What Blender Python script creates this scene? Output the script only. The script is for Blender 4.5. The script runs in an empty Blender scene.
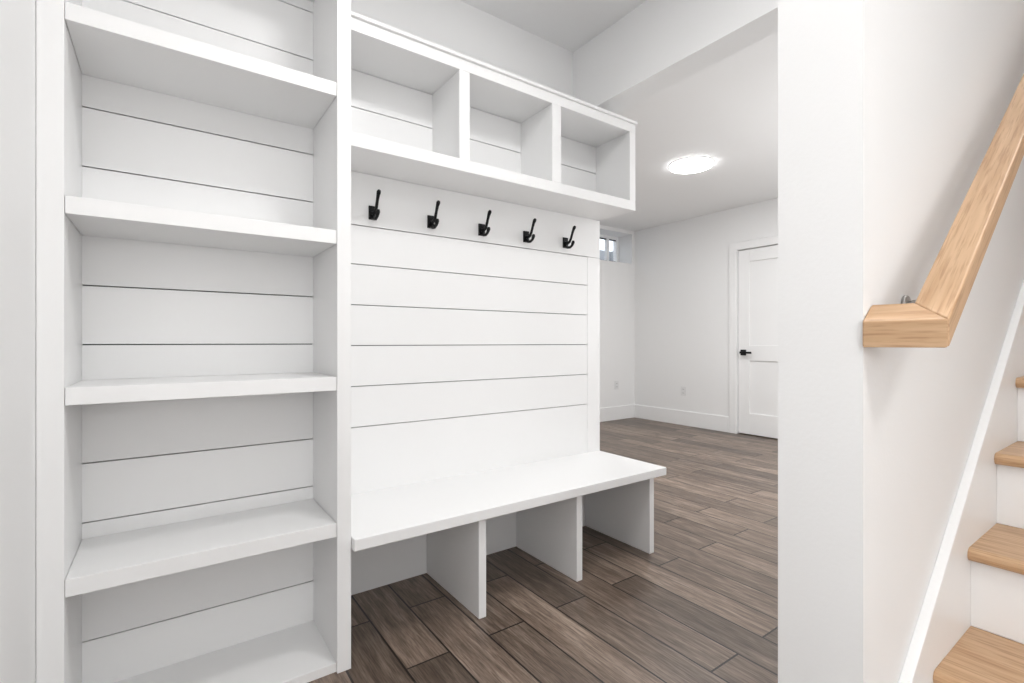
import bpy, bmesh, math
from mathutils import Vector, Matrix
scene = bpy.context.scene
scene.view_settings.view_transform = 'Standard'
scene.view_settings.exposure = 0.15

# ---------------------------------------------------------------- materials
def new_mat(name):
    m = bpy.data.materials.new(name); m.use_nodes = True
    nt = m.node_tree
    return m, nt, nt.nodes['Principled BSDF']

def paint(name, col, rough=0.5, bump=0.03, scale=180):
    m, nt, b = new_mat(name)
    b.inputs['Base Color'].default_value = (*col, 1)
    b.inputs['Roughness'].default_value = rough
    if bump <= 0: 
        n = nt.nodes.new('ShaderNodeTexNoise'); n.inputs['Scale'].default_value = 40
        mr = nt.nodes.new('ShaderNodeMapRange')
        mr.inputs['To Min'].default_value = rough-0.03; mr.inputs['To Max'].default_value = rough+0.03
        nt.links.new(n.outputs['Fac'], mr.inputs['Value']); nt.links.new(mr.outputs[0], b.inputs['Roughness'])
        return m
    tc = nt.nodes.new('ShaderNodeTexCoord')
    n = nt.nodes.new('ShaderNodeTexNoise'); n.inputs['Scale'].default_value = scale
    n.inputs['Detail'].default_value = 2
    bp = nt.nodes.new('ShaderNodeBump'); bp.inputs['Strength'].default_value = bump
    bp.inputs['Distance'].default_value = 0.002
    nt.links.new(tc.outputs['Object'], n.inputs['Vector'])
    nt.links.new(n.outputs['Fac'], bp.inputs['Height'])
    nt.links.new(bp.outputs['Normal'], b.inputs['Normal'])
    return m

M_WALL = paint('wall_paint_white', (0.88, 0.88, 0.88), 0.6, 0.10, 120)
M_CEIL = paint('ceiling_paint', (0.88, 0.88, 0.88), 0.8, 0.06, 120)
M_TRIM = paint('trim_semi_gloss_white', (0.895, 0.895, 0.895), 0.35, 0.0)
M_CAB = paint('cabinet_lacquer_white', (0.895, 0.895, 0.895), 0.33, 0.0)
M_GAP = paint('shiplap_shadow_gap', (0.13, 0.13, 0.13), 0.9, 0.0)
M_BLACK = paint('matte_black_metal', (0.012, 0.012, 0.013), 0.35, 0.0)
M_BLACK.node_tree.nodes['Principled BSDF'].inputs['Metallic'].default_value = 0.6
M_PLAST = paint('outlet_plastic', (0.8, 0.8, 0.8), 0.4, 0.0)
M_NICKEL = paint('brushed_nickel', (0.45, 0.44, 0.43), 0.3, 0.0)
M_NICKEL.node_tree.nodes['Principled BSDF'].inputs['Metallic'].default_value = 1.0
M_CONC = paint('window_well_concrete', (0.40, 0.41, 0.43), 0.9, 0.3, 30)
M_DARKFRAME = paint('dark_window_sash', (0.08, 0.08, 0.09), 0.5, 0.0)

def emis(name, s):
    m, nt, b = new_mat(name)
    b.inputs['Base Color'].default_value = (1, 1, 1, 1)
    b.inputs['Emission Color'].default_value = (1.0, 1.0, 0.995, 1)
    b.inputs['Emission Strength'].default_value = s
    return m
M_LED = emis('led_diffuser', 14)

def glass():
    m, nt, b = new_mat('window_glass')
    out = nt.nodes['Material Output']
    t = nt.nodes.new('ShaderNodeBsdfTransparent')
    g = nt.nodes.new('ShaderNodeBsdfGlossy'); g.inputs['Roughness'].default_value = 0.02
    mx = nt.nodes.new('ShaderNodeMixShader'); mx.inputs[0].default_value = 0.08
    nt.links.new(t.outputs[0], mx.inputs[1]); nt.links.new(g.outputs[0], mx.inputs[2])
    nt.links.new(mx.outputs[0], out.inputs['Surface'])
    return m
M_GLASS = glass()

def oak(name, rot=(0, 0, 0), scl=(3, 40, 40)):
    m, nt, b = new_mat(name)
    L = nt.links.new
    tc = nt.nodes.new('ShaderNodeTexCoord')
    mr = nt.nodes.new('ShaderNodeMapping'); mr.inputs['Rotation'].default_value = rot
    mp = nt.nodes.new('ShaderNodeMapping'); mp.inputs['Scale'].default_value = scl
    L(tc.outputs['Object'], mr.inputs['Vector']); L(mr.outputs[0], mp.inputs['Vector'])
    n = nt.nodes.new('ShaderNodeTexNoise'); n.inputs['Scale'].default_value = 1.0
    n.inputs['Detail'].default_value = 5; n.inputs['Distortion'].default_value = 0.6
    L(mp.outputs[0], n.inputs['Vector'])
    n2 = nt.nodes.new('ShaderNodeTexNoise'); n2.inputs['Scale'].default_value = 4.5
    n2.inputs['Detail'].default_value = 3
    L(mp.outputs[0], n2.inputs['Vector'])
    r = nt.nodes.new('ShaderNodeValToRGB')
    e = r.color_ramp.elements
    e[0].position = 0.3; e[0].color = (0.48, 0.285, 0.15, 1)
    e[1].position = 0.66; e[1].color = (0.64, 0.425, 0.255, 1)
    L(n.outputs['Fac'], r.inputs['Fac'])
    r2 = nt.nodes.new('ShaderNodeValToRGB')
    r2.color_ramp.elements[0].position = 0.34; r2.color_ramp.elements[0].color = (0.74, 0.67, 0.61, 1)
    r2.color_ramp.elements[1].position = 0.5; r2.color_ramp.elements[1].color = (1, 1, 1, 1)
    L(n2.outputs['Fac'], r2.inputs['Fac'])
    mx = nt.nodes.new('ShaderNodeMixRGB'); mx.blend_type = 'MULTIPLY'; mx.inputs[0].default_value = 0.8
    L(r.outputs[0], mx.inputs[1]); L(r2.outputs[0], mx.inputs[2])
    L(mx.outputs[0], b.inputs['Base Color'])
    b.inputs['Roughness'].default_value = 0.38
    return m
SL = 0.764
ANG = math.atan(SL)
M_OAK_RAIL = oak('oak_rail_grain', (0, ANG, 0), (3, 55, 55))
M_OAK_Y = oak('oak_cross_grain', (0, 0, 0), (45, 3, 45))

def floor_mat():
    m, nt, b = new_mat('wood_look_plank_floor')
    L = nt.links.new
    tc = nt.nodes.new('ShaderNodeTexCoord')
    sep = nt.nodes.new('ShaderNodeSeparateXYZ'); L(tc.outputs['Object'], sep.inputs[0])
    cmb = nt.nodes.new('ShaderNodeCombineXYZ')
    L(sep.outputs['Y'], cmb.inputs['X']); L(sep.outputs['X'], cmb.inputs['Y'])
    br = nt.nodes.new('ShaderNodeTexBrick')
    br.offset = 0.37; br.offset_frequency = 2; br.squash = 1.0
    br.inputs['Scale'].default_value = 1.0
    br.inputs['Brick Width'].default_value = 0.95
    br.inputs['Row Height'].default_value = 0.165
    br.inputs['Mortar Size'].default_value = 0.0036
    br.inputs['Mortar Smooth'].default_value = 0.05
    br.inputs['Color1'].default_value = (0, 0, 0, 1)
    br.inputs['Color2'].default_value = (1, 1, 1, 1)
    br.inputs['Mortar'].default_value = (0.5, 0.5, 0.5, 1)
    L(cmb.outputs[0], br.inputs['Vector'])
    bw = nt.nodes.new('ShaderNodeSeparateColor'); L(br.outputs['Color'], bw.inputs[0])
    rv = bw.outputs[0]
    mul = nt.nodes.new('ShaderNodeMath'); mul.operation = 'MULTIPLY'; mul.inputs[1].default_value = 37.0
    L(rv, mul.inputs[0])
    def noise(sc, detail, dist, rough=0.6):
        mp = nt.nodes.new('ShaderNodeMapping'); mp.inputs['Scale'].default_value = sc
        L(cmb.outputs[0], mp.inputs['Vector'])
        n = nt.nodes.new('ShaderNodeTexNoise'); n.noise_dimensions = '4D'
        n.inputs['Scale'].default_value = 1.0; n.inputs['Detail'].default_value = detail
        n.inputs['Distortion'].default_value = dist; n.inputs['Roughness'].default_value = rough
        L(mp.outputs[0], n.inputs['Vector']); L(mul.outputs[0], n.inputs['W'])
        return n
    n1 = noise((3.0, 34, 1), 5, 0.9, 0.6)
    n2 = noise((12, 210, 1), 2, 0.1, 0.6)
    n3 = noise((1.6, 5, 1), 2, 0.5, 0.5)
    r = nt.nodes.new('ShaderNodeValToRGB'); e = r.color_ramp.elements
    e[0].position = 0.30; e[0].color = (0.098, 0.069, 0.052, 1)
    e[1].position = 0.72; e[1].color = (0.29, 0.228, 0.183, 1)
    k = r.color_ramp.elements.new(0.5); k.color = (0.165, 0.121, 0.093, 1)
    L(n1.outputs['Fac'], r.inputs['Fac'])
    r2 = nt.nodes.new('ShaderNodeValToRGB')
    r2.color_ramp.elements[0].position = 0.40; r2.color_ramp.elements[0].color = (0.55, 0.54, 0.53, 1)
    r2.color_ramp.elements[1].position = 0.56; r2.color_ramp.elements[1].color = (1.1, 1.1, 1.1, 1)
    L(n2.outputs['Fac'], r2.inputs['Fac'])
    m1 = nt.nodes.new('ShaderNodeMixRGB'); m1.blend_type = 'MULTIPLY'; m1.inputs[0].default_value = 0.75
    L(r.outputs[0], m1.inputs[1]); L(r2.outputs[0], m1.inputs[2])
    mr3 = nt.nodes.new('ShaderNodeMapRange'); mr3.inputs['From Min'].default_value = 0.3; mr3.inputs['From Max'].default_value = 0.7
    mr3.inputs['To Min'].default_value = 0.85; mr3.inputs['To Max'].default_value = 1.15
    L(n3.outputs['Fac'], mr3.inputs['Value'])
    mr = nt.nodes.new('ShaderNodeMapRange'); mr.inputs['To Min'].default_value = 0.68; mr.inputs['To Max'].default_value = 1.42
    L(rv, mr.inputs['Value'])
    mm = nt.nodes.new('ShaderNodeMath'); mm.operation = 'MULTIPLY'
    L(mr.outputs[0], mm.inputs[0]); L(mr3.outputs[0], mm.inputs[1])
    m2 = nt.nodes.new('ShaderNodeVectorMath'); m2.operation = 'SCALE'
    L(m1.outputs[0], m2.inputs[0]); L(mm.outputs[0], m2.inputs['Scale'])
    m3 = nt.nodes.new('ShaderNodeMixRGB'); m3.inputs[2].default_value = (0.016, 0.012, 0.010, 1)
    L(br.outputs['Fac'], m3.inputs[0]); L(m2.outputs[0], m3.inputs[1])
    L(m3.outputs[0], b.inputs['Base Color'])
    b.inputs['Roughness'].default_value = 0.38
    bp = nt.nodes.new('ShaderNodeBump'); bp.inputs['Strength'].default_value = 0.25
    bp.inputs['Distance'].default_value = 0.003; bp.invert = True
    L(br.outputs['Fac'], bp.inputs['Height']); L(bp.outputs[0], b.inputs['Normal'])
    return m
M_FLOOR = floor_mat()

# ---------------------------------------------------------------- mesh builder
class MB:
    def __init__(s, name):
        s.name = name; s.bm = bmesh.new(); s.mats = []
    def mi(s, mat):
        if mat not in s.mats: s.mats.append(mat)
        return s.mats.index(mat)
    def box(s, x0, x1, y0, y1, z0, z1, mat):
        vs = [s.bm.verts.new(p) for p in [(x0,y0,z0),(x1,y0,z0),(x1,y1,z0),(x0,y1,z0),(x0,y0,z1),(x1,y0,z1),(x1,y1,z1),(x0,y1,z1)]]
        for f in [(0,3,2,1),(4,5,6,7),(0,1,5,4),(1,2,6,5),(2,3,7,6),(3,0,4,7)]:
            fc = s.bm.faces.new([vs[i] for i in f]); fc.material_index = s.mi(mat)
        return s
    def prism(s, pts, y0, y1, mat):          # xz polygon extruded along y
        a = [s.bm.verts.new((p[0], y0, p[1])) for p in pts]
        b = [s.bm.verts.new((p[0], y1, p[1])) for p in pts]
        n = len(pts); fs = [s.bm.faces.new(a), s.bm.faces.new(b[::-1])]
        for i in range(n):
            fs.append(s.bm.faces.new([a[i], b[i], b[(i+1) % n], a[(i+1) % n]]))
        for f in fs: f.material_index = s.mi(mat)
        bmesh.ops.recalc_face_normals(s.bm, faces=fs)
        return s
    def hexa(s, P, mat):                      # 8 points like box order
        vs = [s.bm.verts.new(p) for p in P]
        fs = []
        for f in [(0,3,2,1),(4,5,6,7),(0,1,5,4),(1,2,6,5),(2,3,7,6),(3,0,4,7)]:
            fc = s.bm.faces.new([vs[i] for i in f]); fc.material_index = s.mi(mat); fs.append(fc)
        bmesh.ops.recalc_face_normals(s.bm, faces=fs)
        return s
    def tube(s, pts, rad, mat, seg=12):
        pts = [Vector(p) for p in pts]; rings = []
        if not hasattr(rad, '__len__'): rad = [rad]*len(pts)
        for i, p in enumerate(pts):
            d = (pts[min(i+1, len(pts)-1)] - pts[max(i-1, 0)]).normalized()
            up = Vector((1, 0, 0)) if abs(d.x) < 0.9 else Vector((0, 0, 1))
            u = d.cross(up).normalized(); v = d.cross(u).normalized()
            rings.append([s.bm.verts.new(p + rad[i]*(math.cos(2*math.pi*k/seg)*u + math.sin(2*math.pi*k/seg)*v)) for k in range(seg)])
        fs = []
        for a, b in zip(rings, rings[1:]):
            for k in range(seg):
                fs.append(s.bm.faces.new([a[k], a[(k+1) % seg], b[(k+1) % seg], b[k]]))
        fs.append(s.bm.faces.new(rings[0])); fs.append(s.bm.faces.new(rings[-1]))
        for f in fs: f.material_index = s.mi(mat); f.smooth = True
        bmesh.ops.recalc_face_normals(s.bm, faces=fs)
        return s
    def done(s, bevel=0.0, seg=2, loc=None):
        me = bpy.data.meshes.new(s.name + '_mesh'); s.bm.to_mesh(me); s.bm.free()
        for m in s.mats: me.materials.append(m)
        o = bpy.data.objects.new(s.name, me); scene.collection.objects.link(o)
        if loc: o.location = loc
        if bevel > 0:
            bv = o.modifiers.new('bevel', 'BEVEL'); bv.width = bevel; bv.segments = seg
            bv.limit_method = 'ANGLE'; bv.angle_limit = math.radians(40)
            bv.harden_normals = False
        return o

def simple(name, *a, mat=None, bevel=0):
    return MB(name).box(*a, mat).done(bevel)

# ---------------------------------------------------------------- dimensions
YW = 2.14       # bench back wall
YB = 1.66       # bookcase front
YC = 1.844      # cubby front
XR = 5.60       # far right wall
YF = 4.81       # far wall
YS = 0.337      # stair wall face
ZC1 = 2.80      # mudroom ceiling
ZC2 = 2.715     # room ceiling
XL = -0.26
XE = 2.152      # end of bench wall

# ---------------------------------------------------------------- shell
simple('floor', -0.6, 5.9, -2.9, 5.2, -0.1, 0.0, mat=M_FLOOR)
simple('wall_left', XL-0.14, XL, -2.6, YW+0.14, 0, ZC1, mat=M_WALL)
simple('wall_bench', XL, XE, YW, YW+0.14, 0, ZC1, mat=M_WALL)
simple('wall_rear', XL-0.14, 1.12, -2.74, -2.6, 0, ZC1, mat=M_WALL)
simple('wall_hall', 0.975, 1.12, -2.6, -0.80, 0, ZC1, mat=M_WALL)
simple('wall_stair', 0.975, 5.74, YS, YS+0.143, 0, 5.4, mat=M_WALL)
simple('wall_stair_outer', 0.975, 5.74, -0.80, -0.66, 0, 5.4, mat=M_WALL)
simple('wall_stairwell_end', 5.60, 5.74, -0.66, YS, 0, 5.4, mat=M_WALL)
simple('wall_stairwell_upper', 1.46, 1.60, -0.66, YS, ZC1+0.1, 5.4, mat=M_WALL)
simple('ceiling_stairwell', 1.46, 5.74, -0.80, YS+0.143, 5.4, 5.5, mat=M_CEIL)
MB('ceiling').box(XL-0.14, 0.975, -2.74, YS, ZC1, ZC1+0.1, M_CEIL)\
    .box(0.975, 1.60, -0.66, YS, ZC1, ZC1+0.1, M_CEIL)\
    .box(XL-0.14, 0.975, YS, YW+0.14, ZC1, ZC1+0.1, M_CEIL)\
    .box(0.975, 1.956, YS+0.143, YW+0.14, ZC1, ZC1+0.1, M_CEIL).done()
MB('ceiling_room').box(2.11, XR, YS+0.143, YF, ZC2, ZC2+0.1, M_CEIL)\
    .box(XL-0.14, 2.11, YW+0.14, YF, ZC2, ZC2+0.1, M_CEIL).done()
simple('ceiling_beam', 1.956, 2.11, YS+0.143, YW+0.139, 2.41, ZC1+0.1, mat=M_WALL)
simple('wall_room_left', XL-0.14, XL, YW+0.14, YF, 0, ZC2, mat=M_WALL)
wx0, wx1, wz0, wz1 = 4.60, 5.547, 2.235, 2.665
MB('wall_far').box(XL-0.14, wx0, YF, YF+0.36, 0, ZC2+0.1, M_WALL)\
    .box(wx1, XR+0.14, YF, YF+0.36, 0, ZC2+0.1, M_WALL)\
    .box(wx0, wx1, YF, YF+0.36, 0, wz0, M_WALL)\
    .box(wx0, wx1, YF, YF+0.36, wz1, ZC2+0.1, M_WALL).done()
dy0, dy1, dz = 2.39, 3.24, 2.20
MB('wall_right').box(XR, XR+0.14, YS+0.143, dy0, 0, ZC2+0.1, M_WALL)\
    .box(XR, XR+0.14, dy1, YF, 0, ZC2+0.1, M_WALL)\
    .box(XR, XR+0.14, dy0, dy1, dz, ZC2+0.1, M_WALL)\
    .box(XR+0.10, XR+0.14, dy0, dy1, 0, dz, M_WALL).done()

# baseboards
bh = 0.19
def baseboard(name, x0, x1, y0, y1):
    return MB(name).box(x0, x1, y0, y1, 0, bh, M_TRIM).done(0.004)
baseboard('baseboard_far', XL, XR, YF-0.016, YF)
MB('baseboard_right').box(XR-0.016, XR, dy1+0.095, YF-0.016, 0, bh, M_TRIM)\
    .box(XR-0.016, XR, YS+0.16, dy0-0.095, 0, bh, M_TRIM).done(0.004)
baseboard('baseboard_left', XL, XL+0.016, -2.6, YB-0.005)
baseboard('baseboard_stair', 0.959, 0.975, YS, YS+0.143)
baseboard('baseboard_room_stair', 0.975, XR-0.016, YS+0.143, YS+0.159)
baseboard('baseboard_rear', XL+0.016, 0.975, -2.6, -2.584)

# ---------------------------------------------------------------- window
w = MB('window_1')
gy = 5.10
w.box(wx0, wx1, gy-0.03, gy+0.04, wz0, wz0+0.05, M_TRIM)
w.box(wx0, wx1, gy-0.03, gy+0.04, wz1-0.04, wz1, M_TRIM)
w.box(wx0, wx0+0.05, gy-0.03, gy+0.04, wz0+0.05, wz1-0.04, M_TRIM)
w.box(wx1-0.04, wx1, gy-0.03, gy+0.04, wz0+0.05, wz1-0.04, M_TRIM)
xm = 5.33
w.box(xm-0.02, xm+0.02, gy-0.025, gy+0.03, wz0+0.05, wz1-0.04, M_TRIM)
for a, b in ((wx0+0.05, xm-0.02), (xm+0.02, wx1-0.04)):
    w.box(a, b, gy-0.012, gy+0.015, wz0+0.05, wz0+0.07, M_DARKFRAME)
    w.box(a, b, gy-0.012, gy+0.015, wz1-0.055, wz1-0.04, M_DARKFRAME)
    w.box(a, b, gy-0.002, gy+0.002, wz0+0.07, wz1-0.055, M_GLASS)
w.done(0.002)
# concrete well outside the basement window (joined to the outer face of the wall)
MB('wall_window_well').box(4.3, 6.1, 5.75, 5.85, 1.85, 2.62, M_CONC).box(4.3, 6.1, 5.17, 5.75, 1.85, 1.95, M_CONC)\
    .box(4.2, 4.3, 5.17, 5.85, 1.85, 2.62, M_CONC).box(6.1, 6.2, 5.17, 5.85, 1.85, 2.62, M_CONC).done(0.01)

# ---------------------------------------------------------------- door
d = MB('door_1')
lx0, lx1 = XR+0.022, XR+0.062
ya, yb = dy0+0.006, dy1-0.006
st = 0.135
d.box(lx0, lx1, ya, ya+st, 0.012, dz-0.006, M_TRIM)
d.box(lx0, lx1, yb-st, yb, 0.012, dz-0.006, M_TRIM)
d.box(lx0, lx1, ya+st, yb-st, 0.012, 0.26, M_TRIM)
d.box(lx0, lx1, ya+st, yb-st, 0.88, 1.06, M_TRIM)
d.box(lx0, lx1, ya+st, yb-st, dz-0.15, dz-0.006, M_TRIM)
d.box(lx0+0.014, lx1-0.012, ya+st-0.001, yb-st+0.001, 0.26, 0.88, M_TRIM)
d.box(lx0+0.014, lx1-0.012, ya+st-0.001, yb-st+0.001, 1.06, dz-0.15, M_TRIM)
hy, hz = yb-0.065, 0.975
d.box(lx0-0.010, lx0, hy-0.034, hy+0.034, hz-0.034, hz+0.034, M_BLACK)
d.tube([(lx0-0.010, hy, hz), (lx0-0.055, hy, hz)], 0.011, M_BLACK)
d.box(lx0-0.067, lx0-0.050, hy-0.125, hy+0.014, hz-0.012, hz+0.012, M_BLACK)
d.done(0.0025)
MB('trim_door').box(XR-0.018, XR, dy1, dy1+0.09, 0, dz+0.09, M_TRIM)\
    .box(XR-0.018, XR, dy0-0.09, dy0, 0, dz+0.09, M_TRIM)\
    .box(XR-0.018, XR, dy0, dy1, dz, dz+0.09, M_TRIM).done(0.003)

# outlets
def outlet(loc, axis):
    o = MB('electrical_outlet')
    if axis == 'x':
        o.box(-0.006, 0, -0.038, 0.038, -0.06, 0.06, M_PLAST)
        for z in (-0.024, 0.024):
            o.box(-0.009, -0.006, -0.016, 0.016, z-0.014, z+0.014, M_PLAST)
            o.box(-0.0095, -0.009, -0.008, -0.005, z-0.006, z+0.006, M_BLACK)
            o.box(-0.0095, -0.009, 0.005, 0.008, z-0.006, z+0.006, M_BLACK)
    else:
        o.box(-0.038, 0.038, -0.006, 0, -0.06, 0.06, M_PLAST)
        for z in (-0.024, 0.024):
            o.box(-0.016, 0.016, -0.009, -0.006, z-0.014, z+0.014, M_PLAST)
            o.box(-0.008, -0.005, -0.0095, -0.009, z-0.006, z+0.006, M_BLACK)
            o.box(0.005, 0.008, -0.0095, -0.009, z-0.006, z+0.006, M_BLACK)
    o.done(0.001, loc=loc)
outlet((5.22, YF, 0.49), 'y')
outlet((XR, 3.98, 0.45), 'x')

# ---------------------------------------------------------------- bookcase
XI0, XI1 = -0.2075, 0.466
YBK = 1.98
HG = 0.0018
b = MB('built_in_bookcase')
b.box(XL+0.001, XI0, YB, YB+0.02, 0.0, ZC1-0.002, M_CAB)       # left stile
b.box(XI0-0.012, XI0, YB+0.02, YBK+0.03, 0, ZC1-0.002, M_CAB)         # left side
b.box(XI1, 0.5115, YB, YW-0.002, 0, ZC1-0.002, M_CAB)           # right side panel
b.box(XI0, XI1, YB+0.012, YBK, 0.0, 0.03, M_CAB)
for zt in (0.498, 0.984, 1.471, 1.962, 2.45):
    b.box(XI0+0.001, XI1-0.001, YB+0.004, YBK-0.001, zt-0.045, zt, M_CAB)
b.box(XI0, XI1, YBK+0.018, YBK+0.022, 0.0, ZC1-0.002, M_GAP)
zz = [0.0]+[0.182+0.182*i for i in range(14)]+[ZC1-0.002]
for z0, z1 in zip(zz, zz[1:]):
    b.box(XI0, XI1, YBK, YBK+0.018, z0+(HG if z0 > 0 else 0), z1-HG, M_CAB)
b.done(0.001)

# ---------------------------------------------------------------- shiplap behind bench
s = MB('trim_shiplap')
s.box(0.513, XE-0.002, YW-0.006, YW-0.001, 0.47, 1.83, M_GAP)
ys0, ys1 = YW-0.022, YW-0.006
lines = [0.731, 0.908, 1.085, 1.261, 1.437]
zz = [0.4425]+lines+[1.606]
for z0, z1 in zip(zz, zz[1:]):
    s.box(0.513, 2.049, ys0, ys1, z0+(HG if z0 > 0.45 else 0), z1-HG, M_CAB)
s.box(0.513, XE, ys0, ys1, 1.608, 1.835, M_CAB)
s.box(2.0505, XE, ys0, ys1, 0.4425, 1.606, M_CAB)
s.done(0.0006)

# ---------------------------------------------------------------- bench
n = MB('mudroom_bench')
n.box(0.513, 2.148, 1.63, YW-0.002, 0.402, 0.443, M_CAB)
for x in (1.015, 1.540, 2.050):
    n.box(x, x+0.035, 1.66, YW-0.003, 0, 0.402, M_CAB)
n.done(0.003)

# ---------------------------------------------------------------- cubbies
c = MB('wall_cubby_shelf')
cx0, cx1 = 0.513, 2.155
ct, cb = 2.318, 1.836
ft, fb = 2.27, 1.888
c.box(cx0, cx1, YC, YC+0.02, ft, ct, M_CAB)
c.box(cx0, cx1, YC, YC+0.02, cb, fb, M_CAB)
for a, e in ((cx0, 0.563), (1.030, 1.081), (1.548, 1.605), (2.108, cx1)):
    c.box(a, e, YC, YC+0.02, fb, ft, M_CAB)
yy = YW-0.012
c.box(cx0, cx1, YC+0.02, yy, cb, fb-0.004, M_CAB)
c.box(cx0, cx1, YC+0.02, yy, ft+0.004, ct, M_CAB)
for a, e in ((cx0, 0.555), (1.036, 1.075), (1.556, 1.597), (2.118, cx1)):
    c.box(a, e, YC+0.02, yy, fb-0.004, ft+0.004, M_CAB)
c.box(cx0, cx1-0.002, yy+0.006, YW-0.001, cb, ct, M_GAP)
zl = [fb-0.004, 1.935, 2.113, ft+0.004]
for z0, z1 in zip(zl, zl[1:]):
    c.box(0.553, 2.122, yy-0.012, yy+0.006, z0+HG, z1-HG, M_CAB)
c.box(cx0, cx1+0.004, YC-0.012, YW-0.001, ct, ct+0.014, M_CAB)
c.done(0.0015)

# ---------------------------------------------------------------- coat hooks
def hook(x, z):
    h = MB('coat_hook')
    h.box(-0.018, 0.018, -0.008, 0, -0.034, 0.026, M_BLACK)
    P = [(-0.004, -0.006), (-0.022, -0.010), (-0.040, -0.004), (-0.052, 0.014), (-0.061, 0.036), (-0.070, 0.056), (-0.079, 0.070), (-0.086, 0.076)]
    R = [0.010, 0.009, 0.0075, 0.0068, 0.0066, 0.0075, 0.0095, 0.0065]
    h.tube([(0, p[0], p[1]) for p in P], R, M_BLACK)
    P = [(-0.004, -0.022), (-0.024, -0.033), (-0.044, -0.036), (-0.060, -0.028), (-0.069, -0.012), (-0.072, -0.002)]
    R = [0.0095, 0.008, 0.007, 0.007, 0.0095, 0.006]
    h.tube([(0, p[0], p[1]) for p in P], R, M_BLACK)
    for zz in (-0.022, 0.017):
        h.tube([(0, -0.008, zz), (0, -0.0105, zz)], [0.0045, 0.003], M_BLACK, 10)
    h.done(0.0015, loc=(x, YW-0.0215, z))
for i in range(5):
    hook(0.746+0.2815*i, 1.672)

# ---------------------------------------------------------------- lights
def led(x, y, z, power, name='ceiling_light', r=0.19):
    l = MB(name)
    l.tube([(0, 0, 0), (0, 0, -0.008)], r+0.004, M_TRIM, 48)
    l.tube([(0, 0, -0.008), (0, 0, -0.020), (0, 0, -0.026), (0, 0, -0.028)], [r, r*0.98, r*0.9, r*0.6], M_LED, 40)
    o = l.done(loc=(x, y, z))
    la = bpy.data.lights.new('led_lamp', 'AREA'); la.shape = 'DISK'; la.size = 2*r-0.04
    la.energy = power; la.color = (1.0, 0.995, 0.985)
    lo = bpy.data.objects.new('led_lamp', la); scene.collection.objects.link(lo)
    lo.parent = o; lo.location = (0, 0, -0.031)
    return o
led(3.905, 2.696, ZC2, 12)
led(2.6, 3.95, ZC2, 9)
led(3.9, 1.25, ZC2, 9)
led(0.85, 0.75, ZC1, 8)
led(0.35, -1.0, ZC1, 10)
led(3.2, -0.15, 5.4, 20)
def fill_point(name, loc, e, r):  # added fill light without a fixture, lifts ceilings and walls
    la = bpy.data.lights.new(name, 'POINT'); la.energy = e; la.shadow_soft_size = r
    lo = bpy.data.objects.new(name, la); scene.collection.objects.link(lo); lo.location = loc
fill_point('mudroom_fill', (0.15, -1.1, 1.35), 26, 0.4)  # unseen fill added behind the camera to even out the mudroom
fill_point('room_fill', (3.9, 1.15, 1.3), 34, 0.3)  # added fill hidden by the stair wall, brightens the far room

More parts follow.
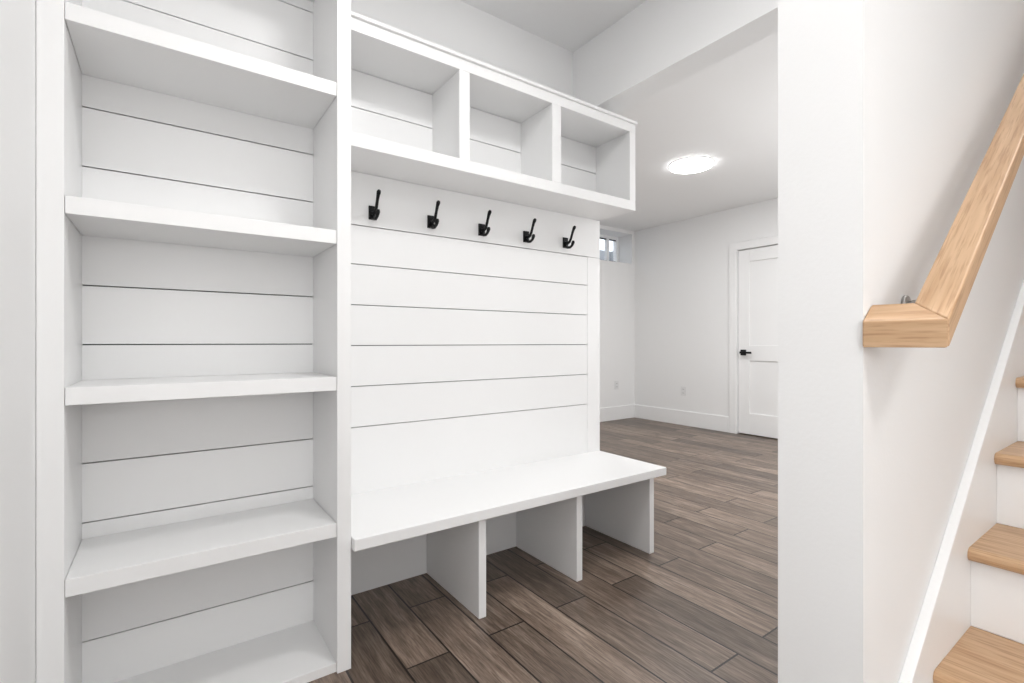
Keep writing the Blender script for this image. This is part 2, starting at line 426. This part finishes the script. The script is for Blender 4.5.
# ---------------------------------------------------------------- stairs
rise, run = 0.188, 0.251
def nx(k): return 1.521+(k-3)*run
def tz(k): return 0.620+(k-3)*rise if k > 0 else 0.0
yl = YS-0.019
t = MB('staircase')
y_r = -0.655
N = 14
for k in range(1, N+1):
    z = tz(k); x = nx(k)
    th = 0.03; r = th/2; L = run+0.028
    pts = [(x+L, z-th), (x+L, z)]
    for a in range(0, 7):
        an = math.pi/2 + math.pi*a/6
        pts.append((x+r+r*math.cos(an), z-r+r*math.sin(an)))
    t.prism(pts, y_r, yl, M_OAK_Y)
    t.box(x+0.028, x+0.044, y_r, yl, tz(k-1), z-th, M_TRIM)
t.done(0.001)
def sz(x): return 0.462+0.760*(x-1.152)
for nm, a, e in (('trim_stair_skirt', yl, YS), ('trim_stair_skirt_outer', -0.66, -0.6555)):
    sk = MB(nm)
    sk.prism([(0.98, 0.0), (0.98, sz(0.98)), (4.9, sz(4.9)), (4.9, sz(4.9)-0.55), (1.3, 0)], a, e, M_TRIM)
    sk.done(0.002)

# ---------------------------------------------------------------- handrail
h = MB('stair_handrail')
Yo, Yi = 0.223, 0.276
A = (0.968, 1.090); B = (0.968, 1.135)
def up(p, dx): return (p[0]+dx, p[1]+SL*dx)
Lr = 3.6
wv = 0.040
def P(p, y): return (p[0], y, p[1])
h.hexa([P(A, Yo), P(up(A, Lr), Yo), P(up(A, Lr), Yi), P(up(A, wv), Yi),
        P(B, Yo), P(up(B, Lr), Yo), P(up(B, Lr), Yi), P(up(B, wv), Yi)], M_OAK_RAIL)
h.hexa([P(A, Yo), P(up(A, wv), Yi), P(up(A, wv), YS-0.0005), P(A, YS-0.0005),
        P(B, Yo), P(up(B, wv), Yi), P(up(B, wv), YS-0.0005), P(B, YS-0.0005)], M_OAK_Y)
for xb in (1.17, 2.6, 4.2):
    zb = A[1]+SL*(xb-A[0])
    h.tube([(xb, YS-0.001, zb-0.072), (xb, YS-0.008, zb-0.072)], 0.018, M_NICKEL, 20)
    h.tube([(xb, YS-0.006, zb-0.072), (xb, YS-0.04, zb-0.066), (xb, 0.262, zb-0.045), (xb, 0.252, zb-0.02), (xb, 0.25, zb-0.002)], 0.006, M_NICKEL)
h.done(0.003, 3)

# ---------------------------------------------------------------- world
wd = bpy.data.worlds.new('world'); scene.world = wd; wd.use_nodes = True
bg = wd.node_tree.nodes['Background']
bg.inputs[0].default_value = (0.85, 0.92, 1.0, 1); bg.inputs[1].default_value = 1.8

# ---------------------------------------------------------------- camera
cam = bpy.data.cameras.new('camera'); co = bpy.data.objects.new('camera', cam)
scene.collection.objects.link(co); scene.camera = co
cam.sensor_width = 36; cam.lens = 490/1024*36; cam.clip_start = 0.02
th = math.radians(35.3)
co.location = (0, 0, 1.1)
co.rotation_euler = (math.radians(90), 0, -th)
cam.shift_y = 0.0005
